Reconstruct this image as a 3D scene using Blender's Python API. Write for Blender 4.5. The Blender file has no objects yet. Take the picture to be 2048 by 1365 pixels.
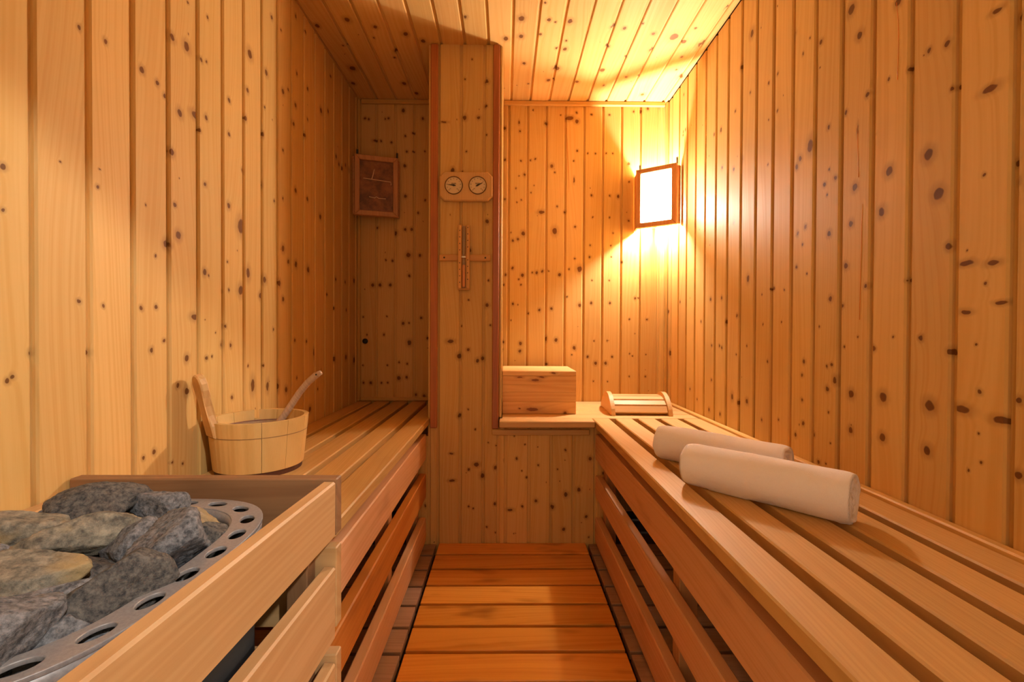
import bpy, bmesh, math, random
from mathutils import Vector, Matrix, noise

# ---------------------------------------------------------------- camera, world, large lights, exposure
SC = bpy.context.scene
COL = SC.collection

def camera_axes(yaw, pitch, roll):
    f = Vector((math.sin(yaw) * math.cos(pitch), math.cos(yaw) * math.cos(pitch), -math.sin(pitch)))
    r = Vector((math.cos(yaw), -math.sin(yaw), 0))
    u = r.cross(f)
    return r * math.cos(roll) + u * math.sin(roll), u * math.cos(roll) - r * math.sin(roll), f

cam_data = bpy.data.cameras.new('camera')
cam_data.sensor_fit = 'HORIZONTAL'
cam_data.sensor_width = 36.0
cam_data.lens = 912.0 / 2048.0 * 36.0
cam_data.shift_x = 1.0 / 2048.0
cam_data.shift_y = -9.0 / 2048.0
cam_data.clip_start = 0.02
cam = bpy.data.objects.new('camera', cam_data)
COL.objects.link(cam)
cr, cu, cf = camera_axes(math.radians(0.7), math.radians(0.6), math.radians(0.25))
cam.matrix_world = Matrix(((cr.x, cu.x, -cf.x, 0.0), (cr.y, cu.y, -cf.y, 0.0), (cr.z, cu.z, -cf.z, 0.92), (0, 0, 0, 1)))
SC.camera = cam

world = bpy.data.worlds.new('world')
SC.world = world
world.use_nodes = True
world.node_tree.nodes['Background'].inputs[0].default_value = (1.0, 0.79, 0.50, 1)
world.node_tree.nodes['Background'].inputs[1].default_value = 1.05

# lamp of the changing room behind the camera; it shines in through the open doorway
cl = bpy.data.lights.new('changing_room_light', 'POINT')
cl.energy = 190.0
cl.color = (1.0, 0.96, 0.92)
cl.shadow_soft_size = 0.05
clo = bpy.data.objects.new('changing_room_light', cl)
clo.location = (1.2, -1.05, 2.5)
COL.objects.link(clo)

SC.view_settings.view_transform = 'Standard'
SC.view_settings.look = 'None'
SC.view_settings.gamma = 1.0
SC.view_settings.use_curve_mapping = False
SC.view_settings.exposure = 0.1
SC.cycles.use_denoising = True
SC.cycles.max_bounces = 8
SC.cycles.diffuse_bounces = 6
SC.cycles.glossy_bounces = 3
SC.cycles.use_adaptive_sampling = True
SC.cycles.adaptive_threshold = 0.03
SC.cycles.transparent_max_bounces = 12
SC.cycles.caustics_reflective = False
SC.cycles.caustics_refractive = False
SC.cycles.sample_clamp_indirect = 6.0

# ---------------------------------------------------------------- room measures (metres)
XL, XR = -0.752, 0.822        # side walls
YB, YF = 2.325, -0.09         # rear wall, wall with the doorway
ZT = 2.087                    # ceiling
YP = 1.868                    # face of the partition and its post
BZ = 0.565                    # top of the benches
LAMP_POWER = 70.0

# knots of the boards, in millimetres on their wall: along, height (or depth), half width, half height
KNOTS = {
    'L': '1040,1578,6.8,8 1086,1586,8.5,10.1 816,1451,3.2,3.8 954,1456,5.6,6.6 995,1452,4.6,5.4 1016,1436,4,4.7 1063,1419,7,8.2 1115,1440,12.4,7.7 1156,1452,5.3,6.2 1132,1410,3.7,4.4 1038,1320,6.1,7.2 1161,1706,3.8,4.5 1138,1586,4.5,5.3 1157,1592,3,3.6 1351,1729,10.6,12.5 1338,1616,6.1,7.2 1443,1726,7.6,8.9 1329,1531,6.1,7.2 1432,1613,3.8,4.4 1423,1526,5.6,6.6 1250,1543,4.9,5.8 1250,1451,4.9,5.8 1475,1921,5.8,6.8 1549,1527,5.1,6 1416,1370,5.6,6.5 1311,1376,4.3,5.1 1046,1205,4.1,4.8 963,1181,2.2,2.6 1150,1285,4.5,5.3 1247,1258,6.5,7.7 1304,1215,14.1,20.1 1057,1138,7.6,9 850,1183,2.8,3.3 869,1461,4,4.7 693,1163,3.6,4.3 693,1099,2.3,2.7 1650,1841,5.4,6.4 1641,1723,6.5,7.6 1739,1834,5.7,6.7 1625,1650,6.4,7.5 1739,1718,4.6,5.4 1549,1724,7.1,8.4 1586,1749,4.2,4.9 1716,1649,6.7,7.9 1641,1420,7.5,8.9 1736,1417,6.8,8 1548,1365,4.1,4.8 1863,1812,8.5,10.1 1856,1381,8.5,10 2028,1690,6.6,7.8 2099,1666,8.3,9.7 2062,1668,6.8,7.9 2192,1691,7.2,8.4 2144,1694,5.6,6.6 1642,2040,5.4,6.3 1721,2034,4.5,5.3 1535,1920,4,4.7 1090,1693,2.9,3.4 1490,1340,3.9,4.6 1019,1112,7.3,8.6 813,971,3.2,3.8 861,966,2.8,3.3 950,966,3.7,4.4 990,969,3.9,4.6 989,1079,2.6,3.1 1110,952,10.9,6.8 1149,1065,6,7.1 1163,1059,3,3.6 1241,1105,3.3,3.8 1221,1024,3.2,3.8 1247,1029,3.3,3.8 1303,1034,11.1,13.1 1340,1087,8.7,14.5 1431,1078,8.4,9.9 1407,1027,7.4,8.7 1524,1077,8,9.4 1548,1025,7.1,8.4 1548,1197,9.1,10.7 1643,1158,8.6,10.1 1585,1158,6.2,7.3 1743,1152,9.1,10.8 1232,931,4,4.8 1216,882,5.6,6.6 1255,880,4.9,5.8 1012,897,3.3,3.9 977,878,4.5,5.3 1083,854,6.4,7.5 732,883,4.3,5.1 697,843,3.2,3.8 704,849,3.2,3.8 833,879,3.8,4.5 1154,850,4.5,5.3 1175,853,3.1,3.6 1338,818,3.5,4.1 1425,812,3.7,4.4 1363,757,9.5,18.9 1447,744,7.3,14.5 1514,737,7,14 1569,718,8.2,9.7 1261,736,5,5.8 1054,794,4.8,5.7 1083,776,7.1,8.3 983,659,4.5,5.3 954,654,3.8,4.4 1037,621,2.7,3.2 1068,610,2.8,3.3 1633,886,5.4,6.3 1728,880,5.7,6.7 1483,924,3.9,4.6 1795,836,5.5,13.8 2008,797,9.2,10.8 2153,797,9.9,11.6 2267,776,11.9,14 2024,1148,6.6,7.8 2266,1167,10.4,12.2 2141,1149,5.6,6.6 1648,750,4.3,5.1 1832,687,4.8,5.6 1758,618,9.2,10.8 2004,1019,5.3,6.2 2157,1019,5.7,6.7',
    'R': '1088,1694,9.3,10.9 1061,1616,7.6,9 957,1618,6.9,8.1 1036,1464,4.8,5.6 1101,1455,4.3,5.1 1064,1397,2.3,11.5 1070,1265,7,8.2 1081,1181,6.4,7.5 974,1269,8.3,9.8 992,1186,8.5,9.9 883,1269,9.3,10.9 861,1186,9.6,11.3 848,1462,5,5.9 885,1472,4.1,4.8 978,1468,3.2,3.8 930,1461,3.7,4.3 761,1463,8.2,4.1 770,1337,11.9,5.9 778,1194,2.5,3 728,1166,3.8,4.5 729,1431,5.3,6.2 734,1198,3.9,4.5 1305,1776,6.8,8.1 1236,1722,2.8,3.3 1193,1683,5.5,6.4 1265,1696,3.3,3.9 1161,1446,4.6,5.4 1135,1309,4.5,5.3 1156,1337,3,3.6 1173,1304,4.6,5.4 1154,1173,6.1,7.1 1246,1212,4.9,5.8 1280,1201,5,5.9 1532,1926,10,11.8 1431,1705,3.8,4.4 1429,1590,2.8,3.3 1539,1732,4,4.7 1591,1525,7.3,8.6 1384,1708,3.6,4.3 1382,1596,3.2,3.7 1599,1853,7.3,8.6 1648,1512,6.5,7.6 1736,1549,5.7,6.7 1819,1372,6,7 1737,1369,5.7,6.7 1641,1319,4.3,5.1 1749,1699,6.9,8.1 1806,1706,4.7,5.6 1640,1718,4.3,5.1 1231,1428,10.3,17.1 1273,1408,6.7,7.9 1287,1391,5.9,6.9 1431,1450,3.3,3.9 1015,1365,2.7,3.1 1164,1275,3.1,3.6 838,1372,3.3,3.9 1095,1082,5.7,6.8 1033,1028,4.1,4.8 1147,1008,5.3,6.2 1239,1082,2.8,3.3 1258,1166,3.3,3.9 1284,1107,4.2,4.9 1542,1104,7.1,11.9 1391,1057,4.6,5.4 1410,1055,2.8,3.3 1457,1044,2.9,3.4 1340,1047,2.6,3.1 1824,1054,6,7 1730,1053,5.7,6.7 1694,960,6.7,7.8 1614,982,5.3,6.2 1913,966,4.4,5.2 1449,947,2.8,3.4 1351,952,2.7,3.1 958,913,2.5,3 927,1029,3,3.6 1055,912,2.4,2.8 894,911,4.1,4.8 1009,886,4.6,5.4 1098,887,2.9,3.4 840,1082,5,5.8 835,886,4.9,5.8 806,1046,11.9,5 762,1040,9.4,4.7 806,959,8.7,4.3 748,972,8.3,3.5 772,1007,2.5,3 787,902,2,2.1 780,819,3.6,4.2 810,784,13.7,6.9 745,776,12.6,5.7 780,746,2,2.4 775,698,2,2.4 797,678,2.1,2.5 719,814,4.2,5 718,693,5.2,6.1 1074,775,7.7,9.1 982,781,9,10.6 873,780,9.2,10.8 1074,689,6.3,7.5 982,693,7.1,8.3 877,692,7.5,8.8 1155,777,5.3,6.2 1129,802,5.2,8.7 1149,719,3,3.5 1140,841,3.7,4.4 1157,836,3,3.6 1246,842,4.9,5.8 1254,803,4.1,4.8 1253,734,4.1,4.8 1248,670,4.9,5.8 1280,631,5,5.9 1204,648,4.7,5.6 1141,642,2.2,2.6 1184,581,4.7,5.5 1156,585,2.3,2.7 1187,936,2.3,2.7 1106,987,4.4,5.1 1812,868,4.8,5.6 1745,870,4.6,5.4 1727,862,4.5,5.3 1545,876,3.5,4.2 1422,830,3.7,4.4 1617,843,3.2,3.7 1643,688,6.8,11.4 1601,672,5.2,6.2 1542,687,7.1,8.3 1811,731,4.7,5.6 1830,608,6,7.1 1735,607,5.7,6.7 2022,667,4.6,5.5 1974,667,4.5,5.3 1945,633,3.8,4.5 2276,816,10.4,12.3 2298,1024,7.5,8.9 2264,601,7.4,8.7 1451,640,3.8,4.5 1361,658,3.6,4.2',
    'B': '-11,1952,6.9,8.1 67,1939,4.9,5.8 62,1984,3.7,9.3 199,1980,6.9,8.1 133,2047,3.4,4.1 273,2022,3,3.5 318,2007,20.4,9.3 356,1992,8.9,10.4 355,2036,4.9,5.8 430,2027,4.9,5.8 522,2026,4.9,5.8 359,1843,4.9,5.8 413,1830,3.9,4.6 452,1830,3.9,4.6 507,1831,3.9,4.6 540,1831,3.9,4.6 -9,1794,5.9,6.9 73,1789,4.4,5.2 122,1793,3.9,4.6 145,1799,4.4,5.2 229,1764,7.9,9.3 245,1732,3.9,4.6 342,1791,3.9,4.6 92,1719,5.9,6.9 63,1712,3,3.5 343,1694,3.8,12.7 48,1650,3.9,4.6 140,1665,3,3.5 125,1628,3.4,4.1 -8,1595,4.9,5.8 75,1590,3.9,4.6 53,1579,3.4,4.1 433,1616,4.9,5.8 526,1615,4.4,5.2 569,1613,6.9,8.1 179,1530,14.6,8.1 258,1559,4.4,5.2 296,1532,5.9,6.9 246,1434,11.3,16.2 350,1456,4.9,5.8 439,1506,3.9,4.6 525,1505,3.4,4.1 86,1421,8.9,10.4 59,1392,5.9,6.9 33,1384,5.9,6.9 23,1425,3.4,4.1 544,1426,3.9,4.6 428,1363,3.9,4.6 534,1362,3.9,4.6 646,2045,4.9,5.8 681,2047,7.9,9.3 717,2059,5.9,6.9 622,1780,6.9,8.1 624,1688,3.9,4.6 624,1490,4.9,5.8 32,1245,6.1,7.2 -3,1210,5.1,6 83,1208,7.1,8.4 75,1159,4.1,4.8 64,1187,4.1,4.8 -12,1158,4.1,4.8 35,1062,5.1,6 61,1059,3,3.6 155,1222,7.1,8.4 184,1229,6.1,7.2 133,1222,4.1,4.8 216,1231,3.6,4.2 272,1212,7.1,8.4 232,1038,6.1,7.2 321,1241,4.1,4.8 350,1295,4.1,4.8 375,1241,12.2,14.3 311,1099,4.1,4.8 376,1057,8.1,9.6 425,1303,5.1,6 536,1304,4.6,5.4 438,1184,3.6,4.2 527,1184,3.6,4.2 434,1069,6.1,7.2 530,1069,5.6,6.6 170,1031,6.1,7.2 114,1014,4.1,4.8 26,978,3,3.6 73,860,7.1,8.4 71,822,7.1,8.4 -15,867,6.1,7.2 -20,829,5.1,6 205,884,4.8,12 256,879,8.1,9.6 208,756,5.1,6 349,839,7.6,9 337,804,3.6,4.2 418,794,5.6,6.6 459,761,7.1,8.4 544,794,5.1,6 510,761,7.1,8.4 451,875,3.6,4.2 518,876,3.6,4.2 448,668,3,3.6 521,668,3,3.6 660,1094,6.1,7.2 674,1095,3,3.6 630,986,4.1,4.8 720,985,4.6,5.4 633,810,3,3.6 648,799,3,3.6 717,807,3,3.6 592,1278,5.1,6 632,694,3.6,4.2 715,694,3.6,4.2 -524,2038,8.1,9.6 -698,1993,5.1,6 -717,1996,5.1,6 -598,1998,5.1,6 -615,1995,4.1,4.8 -426,1998,6.1,7.2 -665,1885,10.8,5.4 -636,1882,5.1,6 -583,1876,5.1,6 -514,1909,5.1,6 -476,1924,4.1,4.8 -506,1831,5.1,6 -474,1831,3.6,4.2 -414,1833,4.1,4.8 -516,1760,7.1,8.4 -513,1605,7.1,8.4 -413,1585,4.1,4.8 -447,1520,5.1,6 -513,1437,6.6,7.8 -481,1438,6.6,7.8 -563,1418,9.1,10.8 -655,1445,5.1,6 -497,1307,10.2,12 -438,1306,6.1,7.2 -492,1202,6.3,7.5 -677,1153,7.6,9 -640,1155,7.6,9 -588,1154,7,8.2 -611,1281,4.4,5.2 -577,1278,5.1,6 -605,995,3.8,4.5 -432,988,5.7,6.7 -523,960,7,8.2 -493,962,4.4,5.2 -620,903,5.1,6 -706,902,3.8,4.5 -491,862,10.2,12 -398,886,6.3,7.5 -544,682,8.9,10.5 -504,686,6.3,7.5 -543,762,4.4,5.2 -502,755,4.4,5.2 -723,657,5.1,6 -686,657,6.3,7.5 -632,657,5.1,6 -600,658,4.4,5.2 -457,597,6.3,7.5 -415,592,6.3,7.5 -602,747,3.8,4.5 -726,745,3.8,4.5 -725,992,3.8,4.5',
    'P': '-171,1791,7.3,8.6 -115,1792,5.7,6.7 -257,1773,11.5,3.8 -165,1654,3.7,4.3 -82,1723,3.3,3.8 -85,1840,3.3,3.8 -220,1578,7.3,8.6 -182,1572,3.7,4.3 -78,1370,6.5,7.7 -150,1252,6.5,7.7 -78,1028,6.6,7.8 -154,1049,3.1,3.6 -226,880,13,7.2 -154,845,5.6,6.6 -192,819,8.2,9.6 -116,801,6.6,7.8 -95,810,6.6,7.8 -153,602,3.1,3.6 -189,575,7.1,8.4 -124,520,3.1,3.6 -181,943,3.1,3.6 -64,946,4.1,4.8 -72,1130,3.6,4.2 -143,2029,3.3,3.8 -170,1947,3.7,4.3 -82,1939,6.5,7.7 -85,1840,4.9,5.8 -124,518,2.7,3.1 -222,419,7.8,3.9 -219,308,11.7,4.7 -70,464,2.7,3.1 -39,451,2.3,2.7 -151,353,4.6,5.5 -119,374,10.1,7.8 -94,327,8,9.4 -42,361,6,7 -42,212,5.3,6.2 -150,200,4,4.7 -132,192,3.3,3.9 46,399,4.6,5.5 67,348,2.7,3.1 87,321,4,4.7 79,456,3,3.5 36,490,2.7,3.1 20,186,10.9,5.5 70,201,4.6,5.5 135,372,4,4.7 126,224,6,7 194,198,7.3,8.6 214,355,3,3.5 247,434,4,4.7 249,251,8,9.4 241,106,6,7 349,399,6.6,7.8 303,271,7.3,8.6 334,159,5.6,6.6 345,74,3,3.5 -76,116,3.3,3.9 -41,93,3,3.5',
    'C': '-600,1728,9.8,12.2 -506,1767,7.3,9.1 -530,1832,4.2,5.3 -399,1806,9.3,11.6 -338,1848,8.5,10.7 -726,1764,8.2,10.2 -462,1919,6.9,8.6 -479,1962,4.5,5.7 -686,2045,12.6,15.8 -724,2169,8.9,11.1 -484,2165,10,12.5 -443,2253,9.3,11.6 -670,1884,3.9,4.8 -650,1886,3.9,4.8 -156,1705,6.1,7.7 -4,1831,7.5,9.4 53,1709,10.5,13.1 55,1812,9.1,11.4 156,1714,7.2,8.9 181,1726,4.3,5.4 236,1721,9.6,12 -5,1827,9.2,11.4 130,1798,6,7.5 74,1993,7.2,9 238,1890,8.4,10.5 204,1884,6.3,7.9 221,2029,11.3,14.1 236,1835,4.6,5.7 404,1750,7.8,9.7 450,1757,6.8,8.6 414,1870,5.7,7.2 512,1728,3.8,4.8 572,1786,6.5,8.1 503,1944,4.9,6.1 596,1891,9,11.2 424,2037,9.6,12.1 457,2162,6,7.5 545,2089,6.4,8 599,2086,4.1,5.1 658,1803,16.1,20.1 708,1832,9.2,11.5 787,1848,13.4,16.7 739,1934,5.9,7.4 752,2026,5.1,6.3 792,2084,10.4,13.1 664,2241,8.7,10.9 192,2123,8.3,10.3 215,2122,4.7,5.9 99,2155,4.2,5.2 326,2134,8.3,10.4 134,1626,5,6.2 789,1642,5.5,6.9 722,1751,4.9,6.1',
}

# ---------------------------------------------------------------- helpers
R = random.Random(11)

def world_mat(o):
    m = o.matrix_basis.copy()
    if o.parent:
        m = world_mat(o.parent) @ o.matrix_parent_inverse @ m
    return m

def attach(o, parent):
    if parent is not None:
        o.parent = parent
        o.matrix_parent_inverse = world_mat(parent).inverted()
    return o

def tag(o, label=None, cat=None, group=None, kind=None):
    if label: o['label'] = label
    if cat: o['category'] = cat
    if group: o['group'] = group
    if kind: o['kind'] = kind
    return o

def empty(name, loc, label=None, cat=None, group=None, kind=None, rz=0.0):
    o = bpy.data.objects.new(name, None)
    o.empty_display_size = 0.05
    COL.objects.link(o)
    o.matrix_basis = Matrix.Translation(loc) @ Matrix.Rotation(rz, 4, 'Z')
    return tag(o, label, cat, group, kind)

def link(name, me, mat, parent=None, matrix=None, smooth=False):
    """Link mesh data as an object; the matrix is in world space."""
    o = bpy.data.objects.new(name, me)
    COL.objects.link(o)
    if mat is not None:
        if len(me.materials) == 0:
            me.materials.append(mat)
        if me.materials[0] is not mat:
            o.material_slots[0].link = 'OBJECT'
            o.material_slots[0].material = mat
    if matrix is not None:
        o.matrix_basis = matrix
    attach(o, parent)
    if smooth:
        for p in me.polygons: p.use_smooth = True
    return o

def mesh_from_bm(bm, name='mesh'):
    bmesh.ops.recalc_face_normals(bm, faces=bm.faces)
    me = bpy.data.meshes.new(name)
    bm.to_mesh(me); bm.free()
    return me

def mesh_py(verts, faces, name='mesh'):
    bm = bmesh.new()
    vs = [bm.verts.new(v) for v in verts]
    for f in faces:
        try: bm.faces.new([vs[i] for i in f])
        except ValueError: pass
    return mesh_from_bm(bm, name)

_cache = {}
def box_mesh(w, l, t, bev=0.002):
    """Chamfered bar: local X width, local Y length, local Z thickness, centred."""
    key = (round(w, 4), round(l, 4), round(t, 4), bev)
    if key in _cache: return _cache[key]
    bm = bmesh.new()
    bmesh.ops.create_cube(bm, size=1.0)
    for v in bm.verts:
        v.co = Vector((v.co.x * w, v.co.y * l, v.co.z * t))
    if bev:
        bmesh.ops.bevel(bm, geom=list(bm.edges), offset=min(bev, 0.3 * min(w, l, t)), segments=1, affect='EDGES')
    _cache[key] = mesh_from_bm(bm, 'bar')
    return _cache[key]

AX = {'x': Vector((1, 0, 0)), 'y': Vector((0, 1, 0)), 'z': Vector((0, 0, 1))}
def frame(w, l, n, loc):
    return Matrix(((w.x, l.x, n.x, loc[0]), (w.y, l.y, n.y, loc[1]), (w.z, l.z, n.z, loc[2]), (0, 0, 0, 1)))

def bar(name, x, y, z, long, mat, parent=None, bev=0.002, face=None):
    """Axis-aligned board from ranges; its grain runs along `long`."""
    d = {'x': x[1] - x[0], 'y': y[1] - y[0], 'z': z[1] - z[0]}
    others = sorted([a for a in 'xyz' if a != long], key=lambda a: d[a])
    thin, wide = others
    if face: thin, wide = face, [a for a in others if a != face][0]
    l, n = AX[long], AX[thin]
    w = l.cross(n)
    me = box_mesh(d[wide], d[long], d[thin], bev)
    return link(name, me, mat, parent, frame(w, l, n, ((x[0] + x[1]) / 2, (y[0] + y[1]) / 2, (z[0] + z[1]) / 2)))

def beam(name, a, b, width, thick, up, mat, parent=None, bev=0.002):
    """Board between two points; `up` is the direction of its thickness."""
    a, b = Vector(a), Vector(b)
    l = (b - a).normalized()
    n = (Vector(up) - l * l.dot(Vector(up))).normalized()
    w = l.cross(n)
    return link(name, box_mesh(width, (b - a).length, thick, bev), mat, parent, frame(w, l, n, (a + b) / 2))

def prism(outline, t, bev=0.0):
    """Extrude a 2-D outline (local XY) by +-t/2 in local Z."""
    bm = bmesh.new()
    lo = [bm.verts.new((p[0], p[1], -t / 2)) for p in outline]
    hi = [bm.verts.new((p[0], p[1], t / 2)) for p in outline]
    n = len(outline)
    top = bm.faces.new(hi); bot = bm.faces.new(lo[::-1])
    for i in range(n):
        bm.faces.new((lo[i], lo[(i + 1) % n], hi[(i + 1) % n], hi[i]))
    if bev:
        es = list(top.edges) + list(bot.edges)
        bmesh.ops.bevel(bm, geom=es, offset=bev, segments=1, affect='EDGES')
    return mesh_from_bm(bm, 'prism')

def lathe(profile, seg=48, closed=False):
    vs, fs = [], []
    n = len(profile)
    for i in range(seg):
        a = 2 * math.pi * i / seg
        for r, z in profile:
            vs.append((r * math.cos(a), r * math.sin(a), z))
    for i in range(seg):
        j = (i + 1) % seg
        for k in range(n - (0 if closed else 1)):
            k2 = (k + 1) % n
            fs.append((i * n + k, j * n + k, j * n + k2, i * n + k2))
    if not closed:
        for k in (0, n - 1):
            if profile[k][0] > 1e-5:
                fs.append([i * n + k for i in range(seg)])
    bm = bmesh.new()
    bv = [bm.verts.new(v) for v in vs]
    for f in fs:
        try: bm.faces.new([bv[i] for i in f])
        except ValueError: pass
    bmesh.ops.remove_doubles(bm, verts=bm.verts, dist=1e-6)
    return mesh_from_bm(bm, 'lathe')

def tube(points, radius, seg=10):
    """Round bar along points; radius may be a list."""
    pts = [Vector(p) for p in points]
    rad = radius if isinstance(radius, (list, tuple)) else [radius] * len(pts)
    bm = bmesh.new()
    rings = []
    ref = Vector((0.3, 0.2, 0.9))
    for i, p in enumerate(pts):
        d = (pts[min(i + 1, len(pts) - 1)] - pts[max(i - 1, 0)]).normalized()
        a = d.cross(ref).normalized(); b = d.cross(a)
        rings.append([bm.verts.new(p + (a * math.cos(2 * math.pi * k / seg) + b * math.sin(2 * math.pi * k / seg)) * rad[i]) for k in range(seg)])
    for r0, r1 in zip(rings, rings[1:]):
        for k in range(seg):
            bm.faces.new((r0[k], r0[(k + 1) % seg], r1[(k + 1) % seg], r1[k]))
    bm.faces.new(rings[0][::-1]); bm.faces.new(rings[-1])
    return mesh_from_bm(bm, 'tube')

# ---------------------------------------------------------------- materials
def new_mat(name):
    m = bpy.data.materials.new(name)
    m.use_nodes = True
    return m, m.node_tree.nodes, m.node_tree.links, m.node_tree.nodes['Principled BSDF']

def lin(c):
    """sRGB 0-255 to linear."""
    return tuple(((v / 255 + 0.055) / 1.055) ** 2.4 if v > 10 else v / 3294.6 for v in c) + (1.0,)

def build_wood_group():
    g = bpy.data.node_groups.new('wood', 'ShaderNodeTree')
    itf = g.interface
    for n, t, dv in (('Vector', 'NodeSocketVector', None), ('Knot', 'NodeSocketFloat', 50.0),
                     ('Light', 'NodeSocketColor', None), ('Dark', 'NodeSocketColor', None), ('Knot Color', 'NodeSocketColor', None),
                     ('Rough', 'NodeSocketFloat', 0.45), ('Vary', 'NodeSocketFloat', 0.2), ('Ring', 'NodeSocketFloat', 150.0),
                     ('Stain', 'NodeSocketFloat', 0.2), ('Gloss', 'NodeSocketFloat', 0.4)):
        s = itf.new_socket(name=n, in_out='INPUT', socket_type=t)
        if dv is not None: s.default_value = dv
    itf.new_socket(name='BSDF', in_out='OUTPUT', socket_type='NodeSocketShader')
    N, L = g.nodes, g.links
    gi = N.new('NodeGroupInput'); go = N.new('NodeGroupOutput')
    def math_(op, a, b=None, c=None, clamp=False):
        n = N.new('ShaderNodeMath'); n.operation = op; n.use_clamp = clamp
        for i, v in enumerate((a, b, c)):
            if v is None: continue
            if isinstance(v, (int, float)): n.inputs[i].default_value = v
            else: L.new(v, n.inputs[i])
        return n.outputs[0]
    def rng(v, a, b, c, d, smooth=True):
        n = N.new('ShaderNodeMapRange')
        if smooth: n.interpolation_type = 'SMOOTHSTEP'
        L.new(v, n.inputs[0])
        for i, q in enumerate((a, b, c, d)): n.inputs[i + 1].default_value = q
        return n.outputs[0]
    def noise_(vec, scale, detail, rough=0.5):
        n = N.new('ShaderNodeTexNoise'); n.inputs['Scale'].default_value = scale
        n.inputs['Detail'].default_value = detail; n.inputs['Roughness'].default_value = rough
        L.new(vec, n.inputs['Vector']); return n.outputs['Fac']
    def vscale(vec, s):
        n = N.new('ShaderNodeVectorMath'); n.operation = 'MULTIPLY'; L.new(vec, n.inputs[0]); n.inputs[1].default_value = s
        return n.outputs[0]
    def mix(f, a, b, mode='MIX'):
        n = N.new('ShaderNodeMix'); n.data_type = 'RGBA'; n.blend_type = mode
        for sock, v in ((n.inputs[0], f), (n.inputs[6], a), (n.inputs[7], b)):
            if isinstance(v, (int, float)): sock.default_value = v
            elif isinstance(v, tuple): sock.default_value = v
            else: L.new(v, sock)
        return n.outputs[2]
    oi = N.new('ShaderNodeObjectInfo')
    rnd = oi.outputs['Random']
    off = N.new('ShaderNodeVectorMath'); off.operation = 'SCALE'; off.inputs[0].default_value = (31.0, 57.0, 13.0)
    L.new(rnd, off.inputs['Scale'])
    add = N.new('ShaderNodeVectorMath'); add.operation = 'ADD'
    L.new(gi.outputs['Vector'], add.inputs[0]); L.new(off.outputs[0], add.inputs[1])
    q = add.outputs[0]
    sep = N.new('ShaderNodeSeparateXYZ'); L.new(q, sep.inputs[0])
    warp = math_('MULTIPLY', math_('SUBTRACT', noise_(vscale(q, (6.0, 1.1, 6.0)), 1.0, 0.0), 0.5), 0.12)
    kd = gi.outputs['Knot']
    kin = math_('MULTIPLY', math_('POWER', 2.0, math_('MULTIPLY', kd, -0.9)), 0.02)
    gu = math_('ADD', math_('ADD', sep.outputs[0], math_('MULTIPLY', sep.outputs[2], 0.6)), math_('ADD', warp, kin))
    comb = N.new('ShaderNodeCombineXYZ')
    L.new(math_('MULTIPLY', gu, gi.outputs['Ring']), comb.inputs[0])
    L.new(math_('MULTIPLY', sep.outputs[1], 0.8), comb.inputs[1])
    rings = noise_(comb.outputs[0], 1.0, 1.0, 0.45)
    ring = rng(rings, 0.38, 0.68, 0.0, 1.0)
    fib = noise_(vscale(q, (700.0, 14.0, 700.0)), 1.0, 0.0)
    stain = noise_(vscale(q, (12.0, 4.0, 12.0)), 1.0, 2.0, 0.6)
    fac = math_('ADD', math_('MULTIPLY', ring, 0.42), math_('ADD', math_('MULTIPLY', fib, 0.22), math_('MULTIPLY', stain, 0.25)), clamp=True)
    c = mix(fac, gi.outputs['Light'], gi.outputs['Dark'])
    c = mix(math_('MULTIPLY', rng(stain, 0.56, 0.78, 0, 1), gi.outputs['Stain']), c, gi.outputs['Knot Color'])
    halo = math_('MULTIPLY', rng(kd, 2.8, 1.0, 0.0, 1.0), 0.28)
    c = mix(halo, c, gi.outputs['Knot Color'])
    core = rng(kd, 1.12, 0.78, 0.0, 0.85)
    c = mix(core, c, gi.outputs['Knot Color'])
    hs = N.new('ShaderNodeHueSaturation')
    L.new(c, hs.inputs['Color'])
    r2 = math_('FRACT', math_('MULTIPLY', rnd, 17.31))
    L.new(math_('ADD', 0.5, math_('MULTIPLY', math_('SUBTRACT', r2, 0.5), math_('MULTIPLY', gi.outputs['Vary'], 0.025))), hs.inputs['Hue'])
    L.new(math_('ADD', 1.0, math_('MULTIPLY', math_('SUBTRACT', rnd, 0.5), gi.outputs['Vary'])), hs.inputs['Value'])
    bs = N.new('ShaderNodeBsdfPrincipled')
    L.new(hs.outputs[0], bs.inputs['Base Color'])
    L.new(math_('ADD', gi.outputs['Rough'], math_('MULTIPLY', math_('SUBTRACT', fac, 0.5), 0.12)), bs.inputs['Roughness'])
    L.new(gi.outputs['Gloss'], bs.inputs['Specular IOR Level'])
    L.new(bs.outputs[0], go.inputs[0])
    return g

WOOD = build_wood_group()

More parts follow.
